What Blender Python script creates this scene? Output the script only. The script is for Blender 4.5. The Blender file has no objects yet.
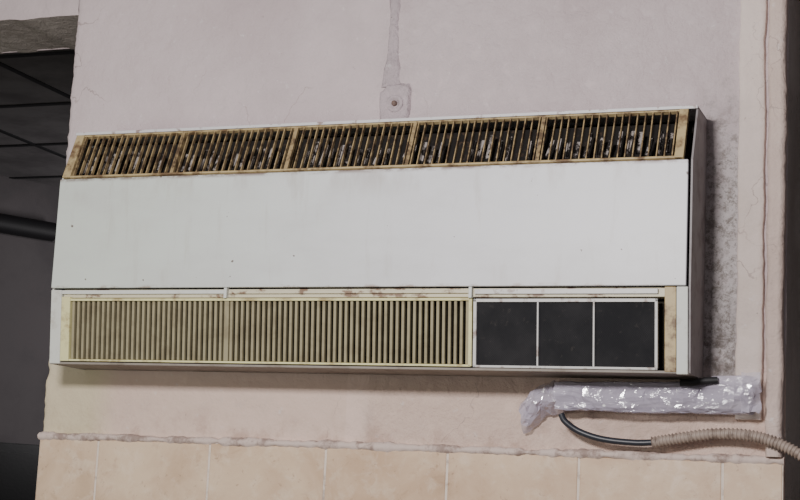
import bpy, math, random
from mathutils import Matrix, Vector, noise
random.seed(7)
C=bpy.context.scene.collection

def lin(c):
    o=[]
    for v in c:
        v/=255.0
        o.append(v/12.92 if v<=0.04045 else ((v+0.055)/1.055)**2.4)
    return (o[0],o[1],o[2],1)

# ---------------------------------------------------------------- materials
class NT:
    def __init__(s,name):
        s.m=bpy.data.materials.new(name); s.m.use_nodes=True
        s.t=s.m.node_tree; s.n=s.t.nodes; s.l=s.t.links
        s.b=s.n['Principled BSDF']
        s.co=s.n.new('ShaderNodeTexCoord').outputs['Object']
        s.sep=None
    def noise(s,scale,detail=6,rough=.6,dist=0,stretch=None):
        n=s.n.new('ShaderNodeTexNoise'); n.inputs['Scale'].default_value=scale
        n.inputs['Detail'].default_value=detail; n.inputs['Roughness'].default_value=rough
        n.inputs['Distortion'].default_value=dist
        if stretch:
            mp=s.n.new('ShaderNodeMapping'); mp.inputs['Scale'].default_value=stretch
            s.l.new(s.co,mp.inputs['Vector']); s.l.new(mp.outputs[0],n.inputs['Vector'])
        else: s.l.new(s.co,n.inputs['Vector'])
        return n.outputs['Fac']
    def ramp(s,f,lo,hi,a=0,b=1):
        r=s.n.new('ShaderNodeMapRange'); r.interpolation_type='SMOOTHSTEP'
        s.l.new(f,r.inputs[0])
        if lo>hi: lo,hi,a,b=hi,lo,b,a
        r.inputs[1].default_value=lo; r.inputs[2].default_value=hi
        r.inputs[3].default_value=a; r.inputs[4].default_value=b
        return r.outputs[0]
    def math(s,op,a,b=None):
        m=s.n.new('ShaderNodeMath'); m.operation=op
        for i,v in enumerate((a,b)):
            if v is None: continue
            if isinstance(v,(int,float)): m.inputs[i].default_value=v
            else: s.l.new(v,m.inputs[i])
        return m.outputs[0]
    def axis(s,i):
        if not s.sep:
            s.sep=s.n.new('ShaderNodeSeparateXYZ'); s.l.new(s.co,s.sep.inputs[0])
        return s.sep.outputs[i]
    def mix(s,f,a,b):
        m=s.n.new('ShaderNodeMix'); m.data_type='RGBA'
        if isinstance(f,(int,float)): m.inputs[0].default_value=f
        else: s.l.new(f,m.inputs[0])
        for idx,v in ((6,a),(7,b)):
            if isinstance(v,tuple): m.inputs[idx].default_value=lin(v)
            else: s.l.new(v,m.inputs[idx])
        return m.outputs[2]
    def color(s,c):
        if isinstance(c,tuple): s.b.inputs['Base Color'].default_value=lin(c)
        else: s.l.new(c,s.b.inputs['Base Color'])
    def bump(s,f,strength,dist):
        b=s.n.new('ShaderNodeBump'); b.inputs['Strength'].default_value=strength
        b.inputs['Distance'].default_value=dist; s.l.new(f,b.inputs['Height'])
        s.l.new(b.outputs[0],s.b.inputs['Normal'])
    def rough(s,v): s.b.inputs['Roughness'].default_value=v

def simple(name,col,rough=.6,dirt=None,dscale=30,lo=.5,hi=.7,amt=.8,bscale=80,bstr=.15,metal=0,stretch=None):
    t=NT(name); c=col
    if dirt:
        f=t.ramp(t.noise(dscale,8,.65,0,stretch),lo,hi,0,amt)
        c=t.mix(f,col,dirt)
    t.color(c); t.rough(rough); t.b.inputs['Metallic'].default_value=metal
    t.bump(t.noise(bscale,4),bstr,.002)
    return t.m

def plaster(name,main,alt,low=None,patch=False,bs=.55):
    t=NT(name)
    c=t.mix(t.ramp(t.noise(2.2,5,.55),.35,.68),main,alt)
    if low:   # the lower band was painted in a warmer peach tone
        c=t.mix(t.math('MULTIPLY',t.ramp(t.axis(2),1.90,1.74),.85),c,low)
    c=t.mix(t.ramp(t.noise(9,8,.7,.3),.54,.76,0,.25),c,(168,156,154))
    c=t.mix(t.ramp(t.noise(40,6,.7),.60,.70,0,.4),c,(228,222,222))
    c=t.mix(t.ramp(t.noise(60,6,.75,.4,(1,1,.6)),.64,.71,0,.4),c,(132,116,110))
    c=t.mix(t.ramp(t.noise(120,4,.6),.71,.76,0,.6),c,(80,66,60))
    # hairline cracks
    v=t.n.new('ShaderNodeTexVoronoi'); v.feature='DISTANCE_TO_EDGE'; v.inputs['Scale'].default_value=3.2
    ns=t.n.new('ShaderNodeTexNoise'); ns.inputs['Scale'].default_value=5; ns.inputs['Detail'].default_value=8; t.l.new(t.co,ns.inputs['Vector'])
    ad=t.n.new('ShaderNodeVectorMath'); ad.operation='MULTIPLY_ADD'; t.l.new(ns.outputs['Color'],ad.inputs[0]); ad.inputs[1].default_value=(.35,.35,.35); t.l.new(t.co,ad.inputs[2]); t.l.new(ad.outputs[0],v.inputs['Vector'])
    ck=t.math('MULTIPLY',t.ramp(v.outputs['Distance'],.006,.0015),t.ramp(t.noise(3,3),.5,.6,0,.55))
    c=t.mix(ck,c,(140,122,118))
    pm=None
    if patch:
        x=t.axis(0); z=t.axis(2)
        wob=t.math('MULTIPLY',t.math('SUBTRACT',t.noise(22,6,.7),.5),.10)
        xm=t.ramp(t.math('ADD',x,wob),-.60,-.575); xe=t.ramp(x,-.494,-.502)
        zt=t.ramp(t.math('ADD',z,t.math('MULTIPLY',wob,3.5)),2.46,2.20)
        zb=t.ramp(z,1.78,1.81)
        m=t.math('MULTIPLY',t.math('MULTIPLY',xm,xe),t.math('MULTIPLY',zt,zb))
        pc=t.mix(t.ramp(t.noise(44,9,.85),.42,.54),(142,134,128),(208,200,200))
        pc=t.mix(t.ramp(t.noise(56,8,.85),.57,.63,0,.7),pc,(70,62,58))
        pc=t.mix(t.math('MULTIPLY',t.ramp(z,2.02,1.86),t.ramp(t.noise(26,6,.7),.42,.6,0,.65)),pc,(86,76,70))
        m2=t.math('MULTIPLY',m,t.ramp(t.noise(14,6,.7),.3,.5,.4,.95))
        pm=m
        c=t.mix(m2,c,pc)
        g=t.math('MULTIPLY',t.math('MULTIPLY',t.ramp(z,2.345,2.357),t.ramp(z,2.385,2.357)),t.ramp(t.noise(24,6,.7),.45,.65,0,.5))
        c=t.mix(g,c,(110,84,76))
        g=t.math('MULTIPLY',t.ramp(z,1.735,1.64),t.ramp(t.noise(12,6,.7),.45,.65,0,.45))
        c=t.mix(g,c,(150,118,102))
        g=t.math('MULTIPLY',t.math('MULTIPLY',t.ramp(x,-1.95,-2.05),t.ramp(z,1.85,1.80)),.5)  # greenish-yellow light at the lower left, painted into the wall colour
        c=t.mix(g,c,(206,202,160))
        g=t.math('MULTIPLY',t.math('MULTIPLY',t.ramp(x,-1.372,-1.368),t.ramp(x,-1.31,-1.325)),t.math('MULTIPLY',t.ramp(z,1.84,1.80),.35))
        c=t.mix(g,c,(232,208,198))
    t.color(c); t.rough(.8)
    sm=t.ramp(t.axis(0),-1.36,-1.28,.4,1.25) if patch else 1.0
    h=t.math('ADD',t.math('MULTIPLY',t.noise(6,4,.5),1.8),t.math('MULTIPLY',t.math('ADD',t.math('MULTIPLY',t.ramp(t.noise(26,7,.68,.3),.30,.75),.65),t.math('MULTIPLY',t.noise(130,4,.6),.30)),sm))
    if pm: h=t.math('ADD',h,t.math('MULTIPLY',pm,t.math('MULTIPLY',t.noise(56,8,.85),-2.4)))
    t.bump(h,bs,.014)
    return t.m

M_wall=plaster('pink_plaster',(206,191,193),(189,174,176),(221,194,179),True)
M_trimA=plaster('cream_plaster',(224,209,202),(208,192,183),None,False,.35)
M_trimB=plaster('warm_plaster',(214,194,185),(194,173,162),None,False,.5)
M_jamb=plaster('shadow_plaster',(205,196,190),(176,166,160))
M_lump=plaster('grey_plaster',(200,186,190),(174,160,165),None,False,.7)

def housing():
    t=NT('aged_white_enamel')
    x=t.axis(0); z=t.axis(2)
    c=t.mix(t.ramp(x,-1.0,-2.0,0,.8),(217,217,221),(202,210,201))  # dimmer, greener light towards the left end, put into the enamel colour
    c=t.mix(t.ramp(t.noise(3,5,.6,0,(1,1,2.5)),.42,.72,0,.4),c,(190,188,188))
    n=t.noise(30,8,.7,0,(.6,1,1.4))
    top=t.math('MULTIPLY',t.ramp(z,2.221,2.232),t.ramp(n,.42,.57,.15,.9))
    c=t.mix(top,c,(104,74,64))
    dr=t.math('MULTIPLY',t.ramp(z,2.15,2.232),t.ramp(t.noise(7,6,.6,0,(1.4,1,.5)),.48,.66,0,.5))
    c=t.mix(dr,c,(164,152,144))
    dr=t.ramp(t.noise(11,7,.65,.3,(2.2,1,.35)),.54,.72,0,.3)
    c=t.mix(dr,c,(172,164,154))
    bt=t.math('MULTIPLY',t.ramp(z,1.980,1.972),t.ramp(n,.50,.62,0,.6))
    c=t.mix(bt,c,(140,112,92))
    c=t.mix(t.ramp(t.noise(46,3,.5),.73,.75,0,.8),c,(90,66,56))
    t.color(c); t.rough(.42); t.bump(t.noise(5,3),.12,.01)
    return t.m
M_white=housing()
M_top=simple('rust_spotted_enamel',(206,204,206),.45,(124,90,78),34,.54,.64,.75)
M_end=simple('white_plastic',(208,209,204),.5,(150,130,110),25,.5,.72,.5)
M_side=simple('shaded_side_metal',(140,134,135),.55,(88,74,70),16,.46,.68,.6)  # base grey holds the shade of the unlit right side
M_under=simple('grey_underside',(140,132,124),.6,(96,80,68),14,.45,.7,.6)
M_cream=simple('yellowed_plastic',(186,166,124),.5,(92,64,46),26,.44,.64,.85)
M_creamG=simple('yellow_green_plastic',(218,212,160),.5,(146,120,78),22,.50,.68,.7)
M_fin=simple('beige_fin_plastic',(164,142,104),.55,(70,50,38),38,.42,.60,.85)
M_finL=simple('olive_fin_plastic',(152,143,114),.65,(116,104,80),20,.42,.68,.6)
M_vane=simple('dusty_vane',(160,152,148),.85,(24,18,16),44,.44,.53,1)
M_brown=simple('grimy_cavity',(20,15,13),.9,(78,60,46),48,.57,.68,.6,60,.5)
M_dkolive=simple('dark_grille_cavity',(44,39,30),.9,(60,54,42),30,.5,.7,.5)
M_dark=simple('black_rubber',(30,29,32),.6)
M_rail=simple('stained_rail',(204,196,172),.5,(104,60,40),36,.53,.63,.8,stretch=(.6,1,1))
M_wframe=simple('white_filter_frame',(206,204,202),.45,(120,88,72),34,.53,.66,.7)
def mesh_mat():
    t=NT('filter_mesh')
    ck=t.n.new('ShaderNodeTexChecker'); ck.inputs['Scale'].default_value=420; t.l.new(t.co,ck.inputs[0])
    c=t.mix(t.ramp(t.noise(9,6,.6),.35,.7),(33,33,36),(48,47,49))
    c=t.mix(t.ramp(t.noise(60,6,.7),.58,.72,0,.4),c,(82,76,72))
    c=t.mix(t.math('MULTIPLY',ck.outputs[1],.35),c,(20,20,22))
    t.color(c); t.rough(.85); t.b.inputs['Specular IOR Level'].default_value=.2; t.bump(ck.outputs[1],.3,.001); return t.m
M_mesh=mesh_mat()
def tile_mat():
    t=NT('beige_ceramic_tile')
    c=t.mix(t.ramp(t.noise(5,6,.6,.6),.35,.7),(214,186,158),(192,161,132))
    c=t.mix(t.ramp(t.noise(22,8,.7,.5),.48,.70,0,.5),c,(226,206,186))
    c=t.mix(t.ramp(t.noise(14,8,.7,.8),.54,.70,0,.5),c,(166,132,104))
    c=t.mix(t.ramp(t.noise(60,6,.7),.60,.70,0,.5),c,(140,106,84))
    t.color(c); t.rough(.4); t.bump(t.noise(20,4),.15,.004); return t.m
M_tile=tile_mat()
M_grout=simple('grout',(220,206,194),.9,(130,110,98),30,.48,.68,.6,90,.6)
M_mortar=simple('plaster_ridge',(206,188,180),.85,(126,102,94),26,.46,.62,.7,60,.7)
def tape_mat():
    t=NT('clear_plastic_wrap')
    t.color(t.mix(t.ramp(t.noise(6,3,.5,1.0,(.5,1,1.6)),.4,.6),(188,180,198),(214,206,220))); t.rough(.12)
    t.b.inputs['Coat Weight'].default_value=1.0; t.b.inputs['Coat Roughness'].default_value=.05
    t.l.new(t.ramp(t.noise(6,3,.5,1.2,(.6,1,2)),.42,.60,.45,.80),t.b.inputs['Alpha'])
    t.bump(t.noise(26,3,.5,1.5,(.5,1,1.6)),.5,.008); return t.m
M_tape=tape_mat()
M_duct=simple('grey_channel_metal',(160,150,158),.4,(108,98,104),8,.42,.66,.7)
M_cable=simple('black_cable',(44,46,54),.4)
M_cond=simple('beige_conduit',(158,142,132),.5,(96,80,72),40,.48,.66,.7)
M_screw=simple('rusty_screw',(120,98,90),.6,(60,44,38),90,.45,.6,.8)
def ceil_mat():
    t=NT('ceiling_tile'); c=t.mix(t.ramp(t.noise(5,5),.35,.7),(122,118,120),(98,94,96)); t.color(c); t.rough(.9); return t.m
M_ceil=ceil_mat()
M_grid=simple('ceiling_grid_metal',(34,34,38),.6)
M_backwall=simple('grey_paint',(96,91,93),.85,(76,72,75),3,.4,.7,.6)
M_floor=simple('grey_floor',(110,104,98),.6,(84,78,72),4,.4,.7,.6)
M_cab=simple('black_lacquer',(20,20,22),.4)

# ---------------------------------------------------------------- mesh helpers
class MB:
    def __init__(s): s.v=[];s.f=[];s.mi=[];s.mats=[]
    def mid(s,m):
        if m not in s.mats: s.mats.append(m)
        return s.mats.index(m)
    def hexa(s,p,m):
        b=len(s.v); s.v+= [tuple(q) for q in p]; k=s.mid(m)
        for f in ((0,3,2,1),(4,5,6,7),(0,1,5,4),(1,2,6,5),(2,3,7,6),(3,0,4,7)):
            s.f.append(tuple(b+i for i in f)); s.mi.append(k)
    def box(s,x0,x1,y0,y1,z0,z1,m):
        s.hexa([(x0,y0,z0),(x1,y0,z0),(x1,y1,z0),(x0,y1,z0),(x0,y0,z1),(x1,y0,z1),(x1,y1,z1),(x0,y1,z1)],m)
    def grid(s,rows,m,closed=False):
        b=len(s.v); k=s.mid(m); nc=len(rows[0])
        for r in rows: s.v+=[tuple(q) for q in r]
        for i in range(len(rows)-1):
            for j in range(nc if closed else nc-1):
                a=b+i*nc+j; c=b+i*nc+(j+1)%nc
                s.f.append((a,c,c+nc,a+nc)); s.mi.append(k)
    def tri(s):   # split quads for a creased-film look
        f2=[];m2=[]
        for q,(f,k) in enumerate(zip(s.f,s.mi)):
            if len(f)==4:
                if q%2: f2+=[(f[0],f[1],f[2]),(f[0],f[2],f[3])]
                else: f2+=[(f[0],f[1],f[3]),(f[1],f[2],f[3])]
                m2+=[k,k]
            else: f2.append(f); m2.append(k)
        s.f,s.mi=f2,m2
    def cap(s,ring,m):
        b=len(s.v); s.v+=[tuple(q) for q in ring]; s.f.append(tuple(range(b,b+len(ring)))); s.mi.append(s.mid(m))
    def obj(s,name,parent=None,bevel=0,smooth=False,segs=2):
        me=bpy.data.meshes.new(name); me.from_pydata(s.v,[],s.f)
        for m in s.mats: me.materials.append(m)
        for p,k in zip(me.polygons,s.mi): p.material_index=k; p.use_smooth=smooth
        import bmesh
        bm=bmesh.new(); bm.from_mesh(me); bmesh.ops.recalc_face_normals(bm,faces=bm.faces); bm.to_mesh(me); bm.free()
        o=bpy.data.objects.new(name,me); C.objects.link(o)
        if bevel:
            md=o.modifiers.new('bevel','BEVEL'); md.width=bevel; md.segments=segs; md.limit_method='ANGLE'
        if parent: o.parent=parent
        return o
def empty(name):
    e=bpy.data.objects.new(name,None); C.objects.link(e); return e
def tube(mb,pts,rad,m,seg=12,caps=True):
    rows=[]
    for i,p in enumerate(pts):
        a=Vector(pts[max(i-1,0)]); b=Vector(pts[min(i+1,len(pts)-1)])
        t=(b-a).normalized(); up=Vector((0,-1,0)); s=t.cross(up).normalized(); u=s.cross(t)
        r=rad(i) if callable(rad) else rad
        rows.append([Vector(p)+s*r*math.cos(2*math.pi*k/seg)+u*r*math.sin(2*math.pi*k/seg) for k in range(seg)])
    mb.grid(rows,m,True)
    if caps: mb.cap(rows[0],m); mb.cap(rows[-1],m)
def spline(P,n):
    P=[Vector(p) for p in P]; Q=[P[0]*2-P[1]]+P+[P[-1]*2-P[-2]]; out=[]
    for i in range(1,len(Q)-2):
        for k in range(n):
            t=k/n; a,b,c,d=Q[i-1:i+3]
            out.append(.5*((2*b)+(c-a)*t+(2*a-5*b+4*c-d)*t*t+(3*b-a-3*c+d)*t**3))
    out.append(P[-1]); return out

# ---------------------------------------------------------------- wall
XL,XR=-2.165,-.397; ZT=3.25; TH=.27
def fr(x,z,s,seed=0): return noise.fractal(Vector((x*s,seed,z*s)),1.0,2.0,4)
mb=MB()
nx,nz=300,280
rows=[]
for j in range(nz+1):
    z=1.50+(ZT-1.50)*j/nz; r=[]
    for i in range(nx+1):
        x=XL+(XR-XL)*i/nx
        d=.0020*fr(x,z,4)+.0006*fr(x,z,24,4)
        xx=x
        if i==0: xx+=.005*fr(0,z,9,2)+.003*fr(0,z,40,3)-.001
        if i==1: xx=XL+.004+.004*fr(0,z,9,2)
        r.append((xx,-d if i not in(0,nx) else .004,z))
    rows.append(r)
mb.grid(rows,M_wall)
left=[r[0] for r in rows]; right=[r[-1] for r in rows]
mb.grid([[ (p[0],p[1],p[2]) for p in left],[(p[0],TH,p[2]) for p in left]],M_wall)
mb.grid([[ (p[0],p[1],p[2]) for p in right],[(p[0],TH,p[2]) for p in right]],M_jamb)
mb.box(XL,XR,.004,TH,0,1.5,M_wall)
mb.box(XL+.001,XR-.001,TH-.01,TH,1.5,ZT,M_wall)
mb.obj('wall_front',smooth=True)
mb=MB(); rows=[]
for j in range(41):
    rows.append([(-5.2+(XL+5.2)*i/160, .0012*fr(-5.2+(XL+5.2)*i/160,j*.02,6)+ (0.004 if j==0 else 0), 2.70+.55*j/40+(.006*fr(i*.02,0,9) if j==0 else 0)) for i in range(161)])
mb.grid(rows,M_wall)
mb.grid([rows[0],[(p[0],TH,p[2]) for p in rows[0]]],M_jamb)
mb.box(-5.2,XL,TH-.01,TH,2.70,ZT,M_wall)
mb.obj('wall_lintel',smooth=True)
mb=MB(); mb.box(XR,1.1,0.003,TH,2.70,ZT,M_wall); mb.box(1.1,2.5,0.003,TH,0,ZT,M_wall); mb.obj('wall_right')

def strip(name,x0,x1,z0,z1,d,m,b,seed):
    mb=MB(); n=140; prof=[(x0,0),(x0+.001,-d+b),(x0+b,-d)]+[(x0+b+(x1-x0-2*b)*q/5,-d) for q in range(1,5)]+[(x1-b,-d),(x1-.001,-d+b),(x1,0)]
    rows=[]
    for j in range(n+1):
        z=z0+(z1-z0)*j/n
        rows.append([(x+.003*fr(x,z,7,seed)+.0018*fr(x,z,30,seed), y+(.002*fr(x,z,12,seed+1) if y<0 else 0), z) for x,y in prof])
    mb.grid(rows,m); mb.cap(rows[0],m); mb.cap(rows[-1],m)
    return mb.obj(name,smooth=True)
strip('trim_1',-.499,-.443,1.715,ZT,.014,M_trimA,.003,3)
strip('trim_2',-.436,-.399,1.64,ZT,.030,M_trimB,.008,8)

# conduit chase plastered over, running down to the box
mb=MB(); rows=[]
n=140
for j in range(n+1):
    z=2.465+(ZT-2.465)*j/n; xc=-1.300+.004*fr(0,z,6,1); w=.015+.007*fr(1,z,9,1)+.003*fr(1,z,40,1)+(.012*max(0,1-(z-2.465)/.07)); r=[]
    for i in range(11):
        a=-1+2*i/10
        r.append((xc+a*w,.0015-.009*(1-abs(a)**2.5)*(1+.5*fr(a,z,26,6)),z))
    rows.append(r)
mb.grid(rows,M_lump); mb.obj('conduit_chase',smooth=True)
e=empty('junction_box')
mb=MB(); rows=[]
cx,cz=-1.288,2.424
for q in range(6):
    s,d=[(1.06,.001),(1.0,-.004),(.95,-.008),(.85,-.0105),(.6,-.0115),(.02,-.012)][q]; r=[]
    for k in range(60):
        a=2*math.pi*k/60; ca,sa=math.cos(a),math.sin(a)
        sx=math.copysign(abs(ca)**.5,ca); sz=math.copysign(abs(sa)**.5,sa)
        wob=1+.13*fr(ca,sa,2.0,5)
        r.append((cx+sx*.037*s*wob,d+.0012*fr(ca*s,sa*s,4,2),cz+sz*.047*s*wob))
    rows.append(r)
mb.grid(rows,M_lump,True); mb.cap(rows[-1],M_lump); mb.obj('box_cover',e,smooth=True)
mb=MB()
rows=[]
for r0,d in ((.021,-.010),(.020,-.0155),(.014,-.018),(.011,-.0122),(.001,-.0122)):
    rows.append([(cx+.004+r0*math.cos(k*math.pi/12),d,cz-.002+r0*math.sin(k*math.pi/12)) for k in range(24)])
mb.grid(rows,M_lump,True); mb.obj('round_cap',e,smooth=True)
mb=MB(); rows=[]
for r0,d in ((.0065,-.012),(.0065,-.018),(.003,-.0195),(.0003,-.0196)):
    rows.append([(cx+.004+r0*math.cos(k*math.pi/8),d,cz-.002+r0*math.sin(k*math.pi/8)) for k in range(16)])
mb.grid(rows,M_screw,True); mb.obj('screw',e,smooth=True)

# ---------------------------------------------------------------- tiles
e=empty('wall_tiles')
xs=[-2.165,-2.000,-1.702,-1.409,-1.119,-.824,-.521,-.398]
mb=MB()
for i in range(7):
    x0,x1=xs[i]+.0025,xs[i+1]-.0025
    for row in range(5):
        zt=1.628-row*.30; mb.box(x0,x1,-.012,-.002,zt-.296,zt,M_tile)
mb.obj('tiles',e,.0022)
mb=MB(); mb.box(-2.163,-.399,-.0105,.0,.13,1.632,M_grout); mb.obj('grout_bed',e)
mb=MB(); rows=[]
for i in range(401):
    x=-2.167+(1.77)*i/400; h=.009+.006*fr(x,0,9,2)+.004*fr(x,0,40,2); d=.018+.006*fr(x,1,7,3)+.005*fr(x,2,35,3)
    zc=1.634+.003*fr(x,5,4,3)
    rows.append([(x,0,zc+h),(x,-d*.6,zc+h*.9),(x,-d,zc+.2*h),(x,-d*.9,zc-h*.6),(x,-.011,zc-h)])
mb.grid(rows,M_mortar); mb.obj('mortar_ridge',e,smooth=True)

# ---------------------------------------------------------------- air conditioner
ac=empty('air_conditioner')
x0,x1=-2.064,-.566
F=-.17
A0=Vector((0,-.165,2.236)); A1=Vector((0,-.115,2.352)); U=(A1-A0); LU=U.length; U.normalize()
N=Vector((0,-U.z,U.y))
def sp(x,s,d):
    q=A0+U*s+N*d; return (x,q.y,q.z)
def sbox(mb,xa,xb,sa,sb,da,db,m,skew=0):
    mb.hexa([sp(xa,sa,db),sp(xb,sa,db),sp(xb,sa,da),sp(xa,sa,da),sp(xa+skew,sb,db),sp(xb+skew,sb,db),sp(xb+skew,sb,da),sp(xa+skew,sb,da)],m)
mb=MB()
mb.box(x0+.004,x1-.004,-.006,-.0005,1.80,2.352,M_brown)
mb.obj('back_plate',ac)
mb=MB()
mb.box(x0,x1,-.119,-.0005,2.352,2.3575,M_top)
mb.box(x0,x1,-.1205,-.1165,2.3505,2.3575,M_top)
mb.obj('top_cover',ac,.001)
mb=MB()
mb.box(x0+.003,x1-.003,-.146,-.0005,1.7955,1.800,M_under)
mb.box(x0+.003,x1-.003,-.150,-.146,1.7945,1.800,M_under)
mb.obj('underside',ac,.001)
def cheek(xa,xb,m,name):
    prof=[(-.0005,1.795),(-.148,1.795),(-.163,1.966),(-.163,2.232),(-.111,2.355),(-.0005,2.355)]
    mb=MB(); mb.grid([[ (xa,y,z) for y,z in prof],[(xb,y,z) for y,z in prof]],m,True)
    mb.cap([(xa,y,z) for y,z in prof],m); mb.cap([(xb,y,z) for y,z in prof],m)
    mb.obj(name,ac,.0015)
cheek(x0,x0+.004,M_end,'cheek_left'); cheek(x1-.004,x1,M_side,'cheek_right')
mb=MB(); mb.box(x0+.01,x1-.01,-.125,-.01,1.975,2.22,M_brown); mb.obj('inner_core',ac)
mb=MB(); mb.box(x0,-.5745,F,F+.012,1.971,2.2315,M_white); mb.obj('front_panel',ac,.0018,segs=3)
mb=MB()
sbox(mb,x0+.004,-.588,0,.005,-.012,.001,M_cream)
sbox(mb,x0+.02,-.6,LU-.005,LU,-.012,0,M_cream)
sbox(mb,x0+.003,x0+.024,0,LU,-.012,.003,M_cream)
sbox(mb,-.604,-.585,.0,LU-.002,-.012,.003,M_cream)
mb.obj('top_grille_frame',ac,.001)
mb=MB()
xa,xb=x0+.030,-.610; n=88
for i in range(n):
    x=xa+(xb-xa)*i/(n-1)+random.uniform(-.0008,.0008)
    sbox(mb,x-.0012,x+.0012,.005,LU-.005,-.008,0,M_fin,random.uniform(-.001,.001))
mb.obj('top_grille_fins',ac)
mb=MB()
for x in (-1.772,-1.482,-1.192,-.897):
    sbox(mb,x-.004,x+.004,.004,LU-.004,-.02,-.001,M_fin)
mb.obj('top_grille_dividers',ac)
mb=MB()
n=66
for i in range(n):
    x=xa+(xb-xa)*(i+.5)/(n-1)+random.uniform(-.002,.002)
    if random.random()<.10: continue
    s0=.024+random.uniform(-.004,.010); s1=.084+random.uniform(-.020,.010)
    sbox(mb,x-.0045,x+.0036,s0,s1,-.024,-.0195,M_vane,random.uniform(.000,.008))
mb.obj('dusty_louvre_vanes',ac)
mb=MB(); sbox(mb,x0+.006,-.586,0,LU,-.055,-.050,M_brown); mb.obj('top_cavity',ac)

B0=Vector((0,-.164,1.947)); B1=Vector((0,-.150,1.803)); V=(B1-B0); LV=V.length; V.normalize(); NV=Vector((0,V.z,-V.y))
if NV.y>0: NV=-NV
def bp(x,s,d):
    q=B0+V*s+NV*d; return (x,q.y,q.z)
def bbox(mb,xa,xb,sa,sb,da,db,m):
    mb.hexa([bp(xa,sa,db),bp(xb,sa,db),bp(xb,sa,da),bp(xa,sa,da),bp(xa,sb,db),bp(xb,sb,db),bp(xb,sb,da),bp(xa,sb,da)],m)
mb=MB()
mb.box(x0+.03,-.598,-.160,-.10,1.949,1.968,M_rail)
mb.obj('middle_rail',ac,.0015)
mb=MB()
mb.box(-2.036,-1.612,-.166,-.160,1.957,1.966,M_end)
mb.box(-1.600,-1.035,-.166,-.160,1.957,1.964,M_rail)
mb.box(-1.022,-.632,-.166,-.160,1.955,1.9655,M_wframe)
for x in (-1.607,-1.030): mb.box(x-.0035,x+.0035,-.172,-.158,1.946,1.970,M_end)
mb.obj('hinge_strips',ac,.001)
mb=MB()
GL,GR=-2.012,-1.030
bbox(mb,GL-.002,GR,0,.006,-.012,.001,M_creamG)
bbox(mb,GL-.002,GR,LV-.004,LV+.001,-.012,.001,M_creamG)
bbox(mb,GR-.005,GR+.003,0,LV,-.012,.001,M_creamG)
bbox(mb,x0+.029,GL,-.004,LV+.001,-.02,.003,M_creamG)
mb.obj('lower_grille_frame',ac,.0012)
mb=MB(); n=74
for i in range(n):
    x=GL+.006+(GR-.009-GL-.006)*i/(n-1)
    if abs(x+1.607)<.008: continue
    bbox(mb,x-.0034,x+.0034,.006,LV-.004,-.014,-.003,M_finL)
bbox(mb,-1.613,-1.601,.005,LV-.004,-.025,-.002,M_finL)
mb.obj('lower_grille_fins',ac,.0016)
mb=MB(); bbox(mb,x0+.01,-.574,-.003,LV-.001,-.04,-.035,M_dkolive); mb.obj('lower_cavity',ac)
mb=MB(); bbox(mb,x0+.0,x0+.028,-.020,LV+.007,-.03,.002,M_end); mb.obj('end_cover_left',ac,.0015)
mb=MB(); bbox(mb,-.5935,x1-.0045,-.022,LV+.010,-.03,.004,M_end); mb.obj('end_cover_right',ac,.0015)
mb=MB(); bbox(mb,-.618,-.5945,-.022,LV+.006,-.03,.002,M_cream); mb.obj('end_cap_right',ac,.0015)
mb=MB()
FL,FRr=-1.024,-.632
FS0,FS1=.002,LV+.002
bbox(mb,FL,FRr,FS0,FS0+.007,-.010,.002,M_wframe)
bbox(mb,FL,FRr,FS1-.005,FS1,-.010,.002,M_wframe)
bbox(mb,FL,FL+.007,FS0,FS1,-.010,.002,M_wframe)
bbox(mb,FRr-.006,FRr,FS0,FS1,-.010,.002,M_wframe)
for x in (-.8835,-.7645): bbox(mb,x-.0018,x+.0018,FS0,FS1,-.010,.001,M_wframe)
mb.obj('filter_frame',ac,.001)
mb=MB(); bbox(mb,FL+.004,FRr-.004,FS0+.003,FS1-.003,-.008,-.004,M_mesh); mb.obj('filter_mesh',ac)

# ---------------------------------------------------------------- taped pipe, cable, conduit
tp=empty('taped_pipe_bundle')
def ztop(x):
    t=(x+.868)/.408
    return 1.783+.005*t+(.014*min(1,max(0,(x+.56)/.03)))
mb=MB(); mb.box(-.862,-.505,-.046,-.004,1.732,1.774,M_duct); mb.box(-.506,-.462,-.046,-.018,1.732,1.774,M_duct); mb.box(-.862,-.462,-.051,-.046,1.751,1.757,M_duct); mb.obj('metal_channel',tp,.002)
mb=MB(); rows=[]; n=38; seg=22
for i in range(n+1):
    t=i/n; x=-.868+(.868-.460)*t
    zt=ztop(x); zb=1.722+.003*fr(x,0,8,2); zc=(zt+zb)/2; hz=(zt-zb)/2; hy=.019
    r=[]
    for k in range(seg):
        a=2*math.pi*k/seg; ca,sa=math.cos(a),math.sin(a)
        yy=-.042+hy*math.copysign(abs(ca)**.3,ca); zz=zc+hz*math.copysign(abs(sa)**.55,sa)
        d=.0045*fr(x*.6,zz*1.4,22,9)+random.uniform(-.0016,.0016)
        xx=x+random.uniform(-.004,.004)
        r.append((xx,min(-.0175,yy+d),min(zz+d*.6,1.789 if x<-.562 else 1.81)))
    rows.append(r)
mb.grid(rows,M_tape,True); mb.tri()
mb.obj('wrapped_tape',tp)
mb=MB(); rows=[]
top=[(-.858,1.785),(-.885,1.787),(-.905,1.780),(-.928,1.768),(-.955,1.744)]
bot=[(-.858,1.722),(-.880,1.716),(-.900,1.714),(-.918,1.690),(-.944,1.674)]
tops=spline([(a,0,b) for a,b in top],3); bots=spline([(a,0,b) for a,b in bot],3)
for a,b in zip(tops,bots):
    r=[]
    for j in range(10):
        q=a.lerp(b,j/9); w=math.sin(j/9*math.pi)**.5 if 0<j<9 else 0
        r.append((q.x+random.uniform(-.004,.004),-.012-.042*w*(1-.35*(-.864-q.x)/.09)+random.uniform(-.005,.005),q.z+random.uniform(-.003,.003)))
    rows.append(r)
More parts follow.
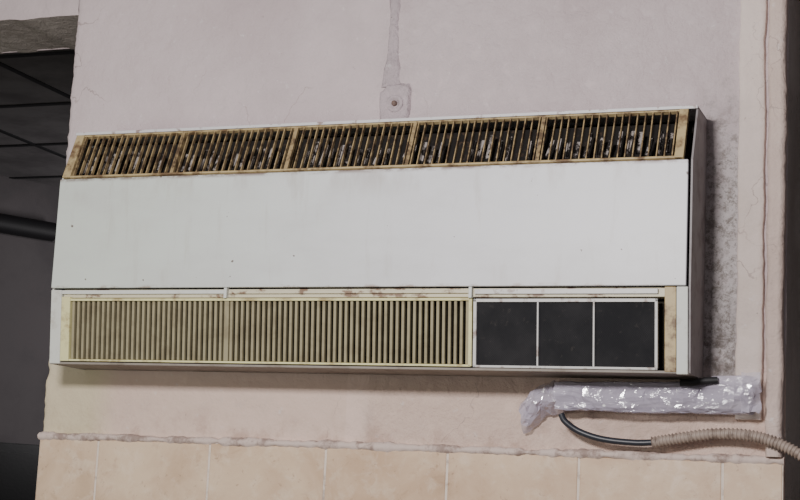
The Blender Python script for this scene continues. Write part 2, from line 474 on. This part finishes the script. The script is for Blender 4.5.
mb.grid(rows,M_tape); mb.tri(); mb.obj('loose_tape',tp)
mb=MB(); rows=[]
for i in range(6):
    x=-.478+.038*i/5
    rows.append([(x+random.uniform(-.003,.003),-.066+random.uniform(-.003,.003)+.012*i/5,1.808-.082*j/9+random.uniform(-.003,.003)) for j in range(10)])
mb.grid(rows,M_tape); mb.tri(); mb.obj('tape_flap',tp)
mb=MB(); tube(mb,[(-.600,-.075,1.783),(-.575,-.073,1.783),(-.55,-.070,1.788),(-.525,-.066,1.790)],.0075,M_dark); mb.obj('pipe_stub',tp,smooth=True)

mb=MB(); pts=spline([(-.856,-.052,1.715),(-.846,-.050,1.698),(-.815,-.046,1.678),(-.765,-.044,1.664),(-.700,-.042,1.659),(-.655,-.040,1.661)],10)
tube(mb,pts,.0068,M_cable,14); mb.obj('power_cable',smooth=True)
mb=MB(); pts=spline([(-.662,-.040,1.6605),(-.60,-.040,1.672),(-.53,-.042,1.682),(-.46,-.046,1.680),(-.40,-.048,1.664),(-.34,-.05,1.630),(-.27,-.05,1.56),(-.22,-.05,1.40),(-.20,-.05,1.2),(-.19,-.05,.9),(-.19,-.05,.6),(-.19,-.05,.3),(-.19,-.05,.003)],34)
tube(mb,pts,lambda i:.0112+.0018*math.cos(i*2*math.pi/4),M_cond,14); mb.obj('corrugated_conduit',smooth=True)

# ---------------------------------------------------------------- back room
mb=MB(); mb.box(-7,3.5,-6,7,-.05,0,M_floor); mb.obj('floor')
mb=MB(); mb.box(-5.2,2.5,TH,6.2,2.953,2.98,M_ceil); 
for i in range(14): 
    x=-5.0+.6*i
    if x<2.5: mb.box(x-.012,x+.012,TH,6.2,2.949,2.9535,M_grid)
for i in range(10):
    y=.45+.6*i; mb.box(-5.2,2.5,y-.012,y+.012,2.9485,2.9535,M_grid)
mb.obj('ceiling')
d=Vector((.15,.29)).normalized(); nrm=Vector((d.y,-d.x))
def W(s,o=0): p=Vector((-4.35,2.8))+d*s+nrm*o; return p
mb=MB()
def wbox(mb,s0,s1,o0,o1,z0,z1,m):
    p=[W(s0,o0),W(s1,o0),W(s1,o1),W(s0,o1)]
    mb.hexa([(q.x,q.y,z0) for q in p]+[(q.x,q.y,z1) for q in p],m)
wbox(mb,-2.8,3.8,-.1,0,0,2.953,M_backwall); mb.obj('wall_left')
mb=MB(); mb.box(-3.4,2.5,6.1,6.2,0,2.953,M_backwall); mb.obj('wall_back')
mb=MB(); mb.box(2.5,2.6,-.0,6.2,0,2.953,M_backwall); mb.obj('wall_side')
mb=MB()
pa,pb=W(-1.2,.05),W(.27,.05)
pts=[(pa.lerp(pb,t/10).x,pa.lerp(pb,t/10).y,2.72) for t in range(11)]
tube(mb,pts,.046,M_dark,16); mb.obj('wall_pipe',smooth=True)
e=empty('cabinet'); mb=MB(); wbox(mb,-1.2,.5,.005,.45,0,1.70,M_cab); mb.obj('cabinet_body',e,.004)
mb=MB(); wbox(mb,-1.18,-.36,.45,.468,.06,1.66,M_cab); wbox(mb,-.34,.48,.45,.468,.06,1.66,M_cab); mb.obj('doors',e,.003)

# ---------------------------------------------------------------- light
def area(name,loc,tgt,size,power,col):
    l=bpy.data.lights.new(name,'AREA'); l.shape='RECTANGLE'; l.size=size[0]; l.size_y=size[1]; l.energy=power; l.color=col
    o=bpy.data.objects.new(name,l); C.objects.link(o); o.location=loc
    o.rotation_euler=(Vector(tgt)-Vector(loc)).to_track_quat('-Z','Y').to_euler(); return o
area('key_light',(-1.0,-2.6,2.45),(-1.1,0,1.98),(.4,.25),70,(1,.965,.95))  # unseen key light near the camera, slightly above and left
area('greenish_fill',(-3.2,-2.4,1.5),(-1.9,0,1.75),(.8,.8),16,(.98,1,.84))  # added soft greenish fill from low left, no window behind it
area('back_room_fill',(-2.6,3.0,2.2),(-4.2,3.2,2.7),(.8,.8),11,(1,.97,.98))  # added fill that brightens the dark back room, no fixture modelled
w=bpy.data.worlds.new('World'); bpy.context.scene.world=w; w.use_nodes=True
w.node_tree.nodes['Background'].inputs[0].default_value=(.87,.82,.86,1); w.node_tree.nodes['Background'].inputs[1].default_value=.2

# ---------------------------------------------------------------- camera
X=Vector((.93609,.0123,.35154)); Y=Vector((.348465,-.168706,-.922014)); Z=Vector((.047964,.98559,-.162212))
m=Matrix((X,Y,Z)).to_4x4(); m.translation=Vector((0,-3.3,1.5))
cam=bpy.data.cameras.new('camera'); cam.sensor_width=36; cam.lens=1572/800*36
o=bpy.data.objects.new('camera',cam); C.objects.link(o); o.matrix_world=m
bpy.context.scene.camera=o
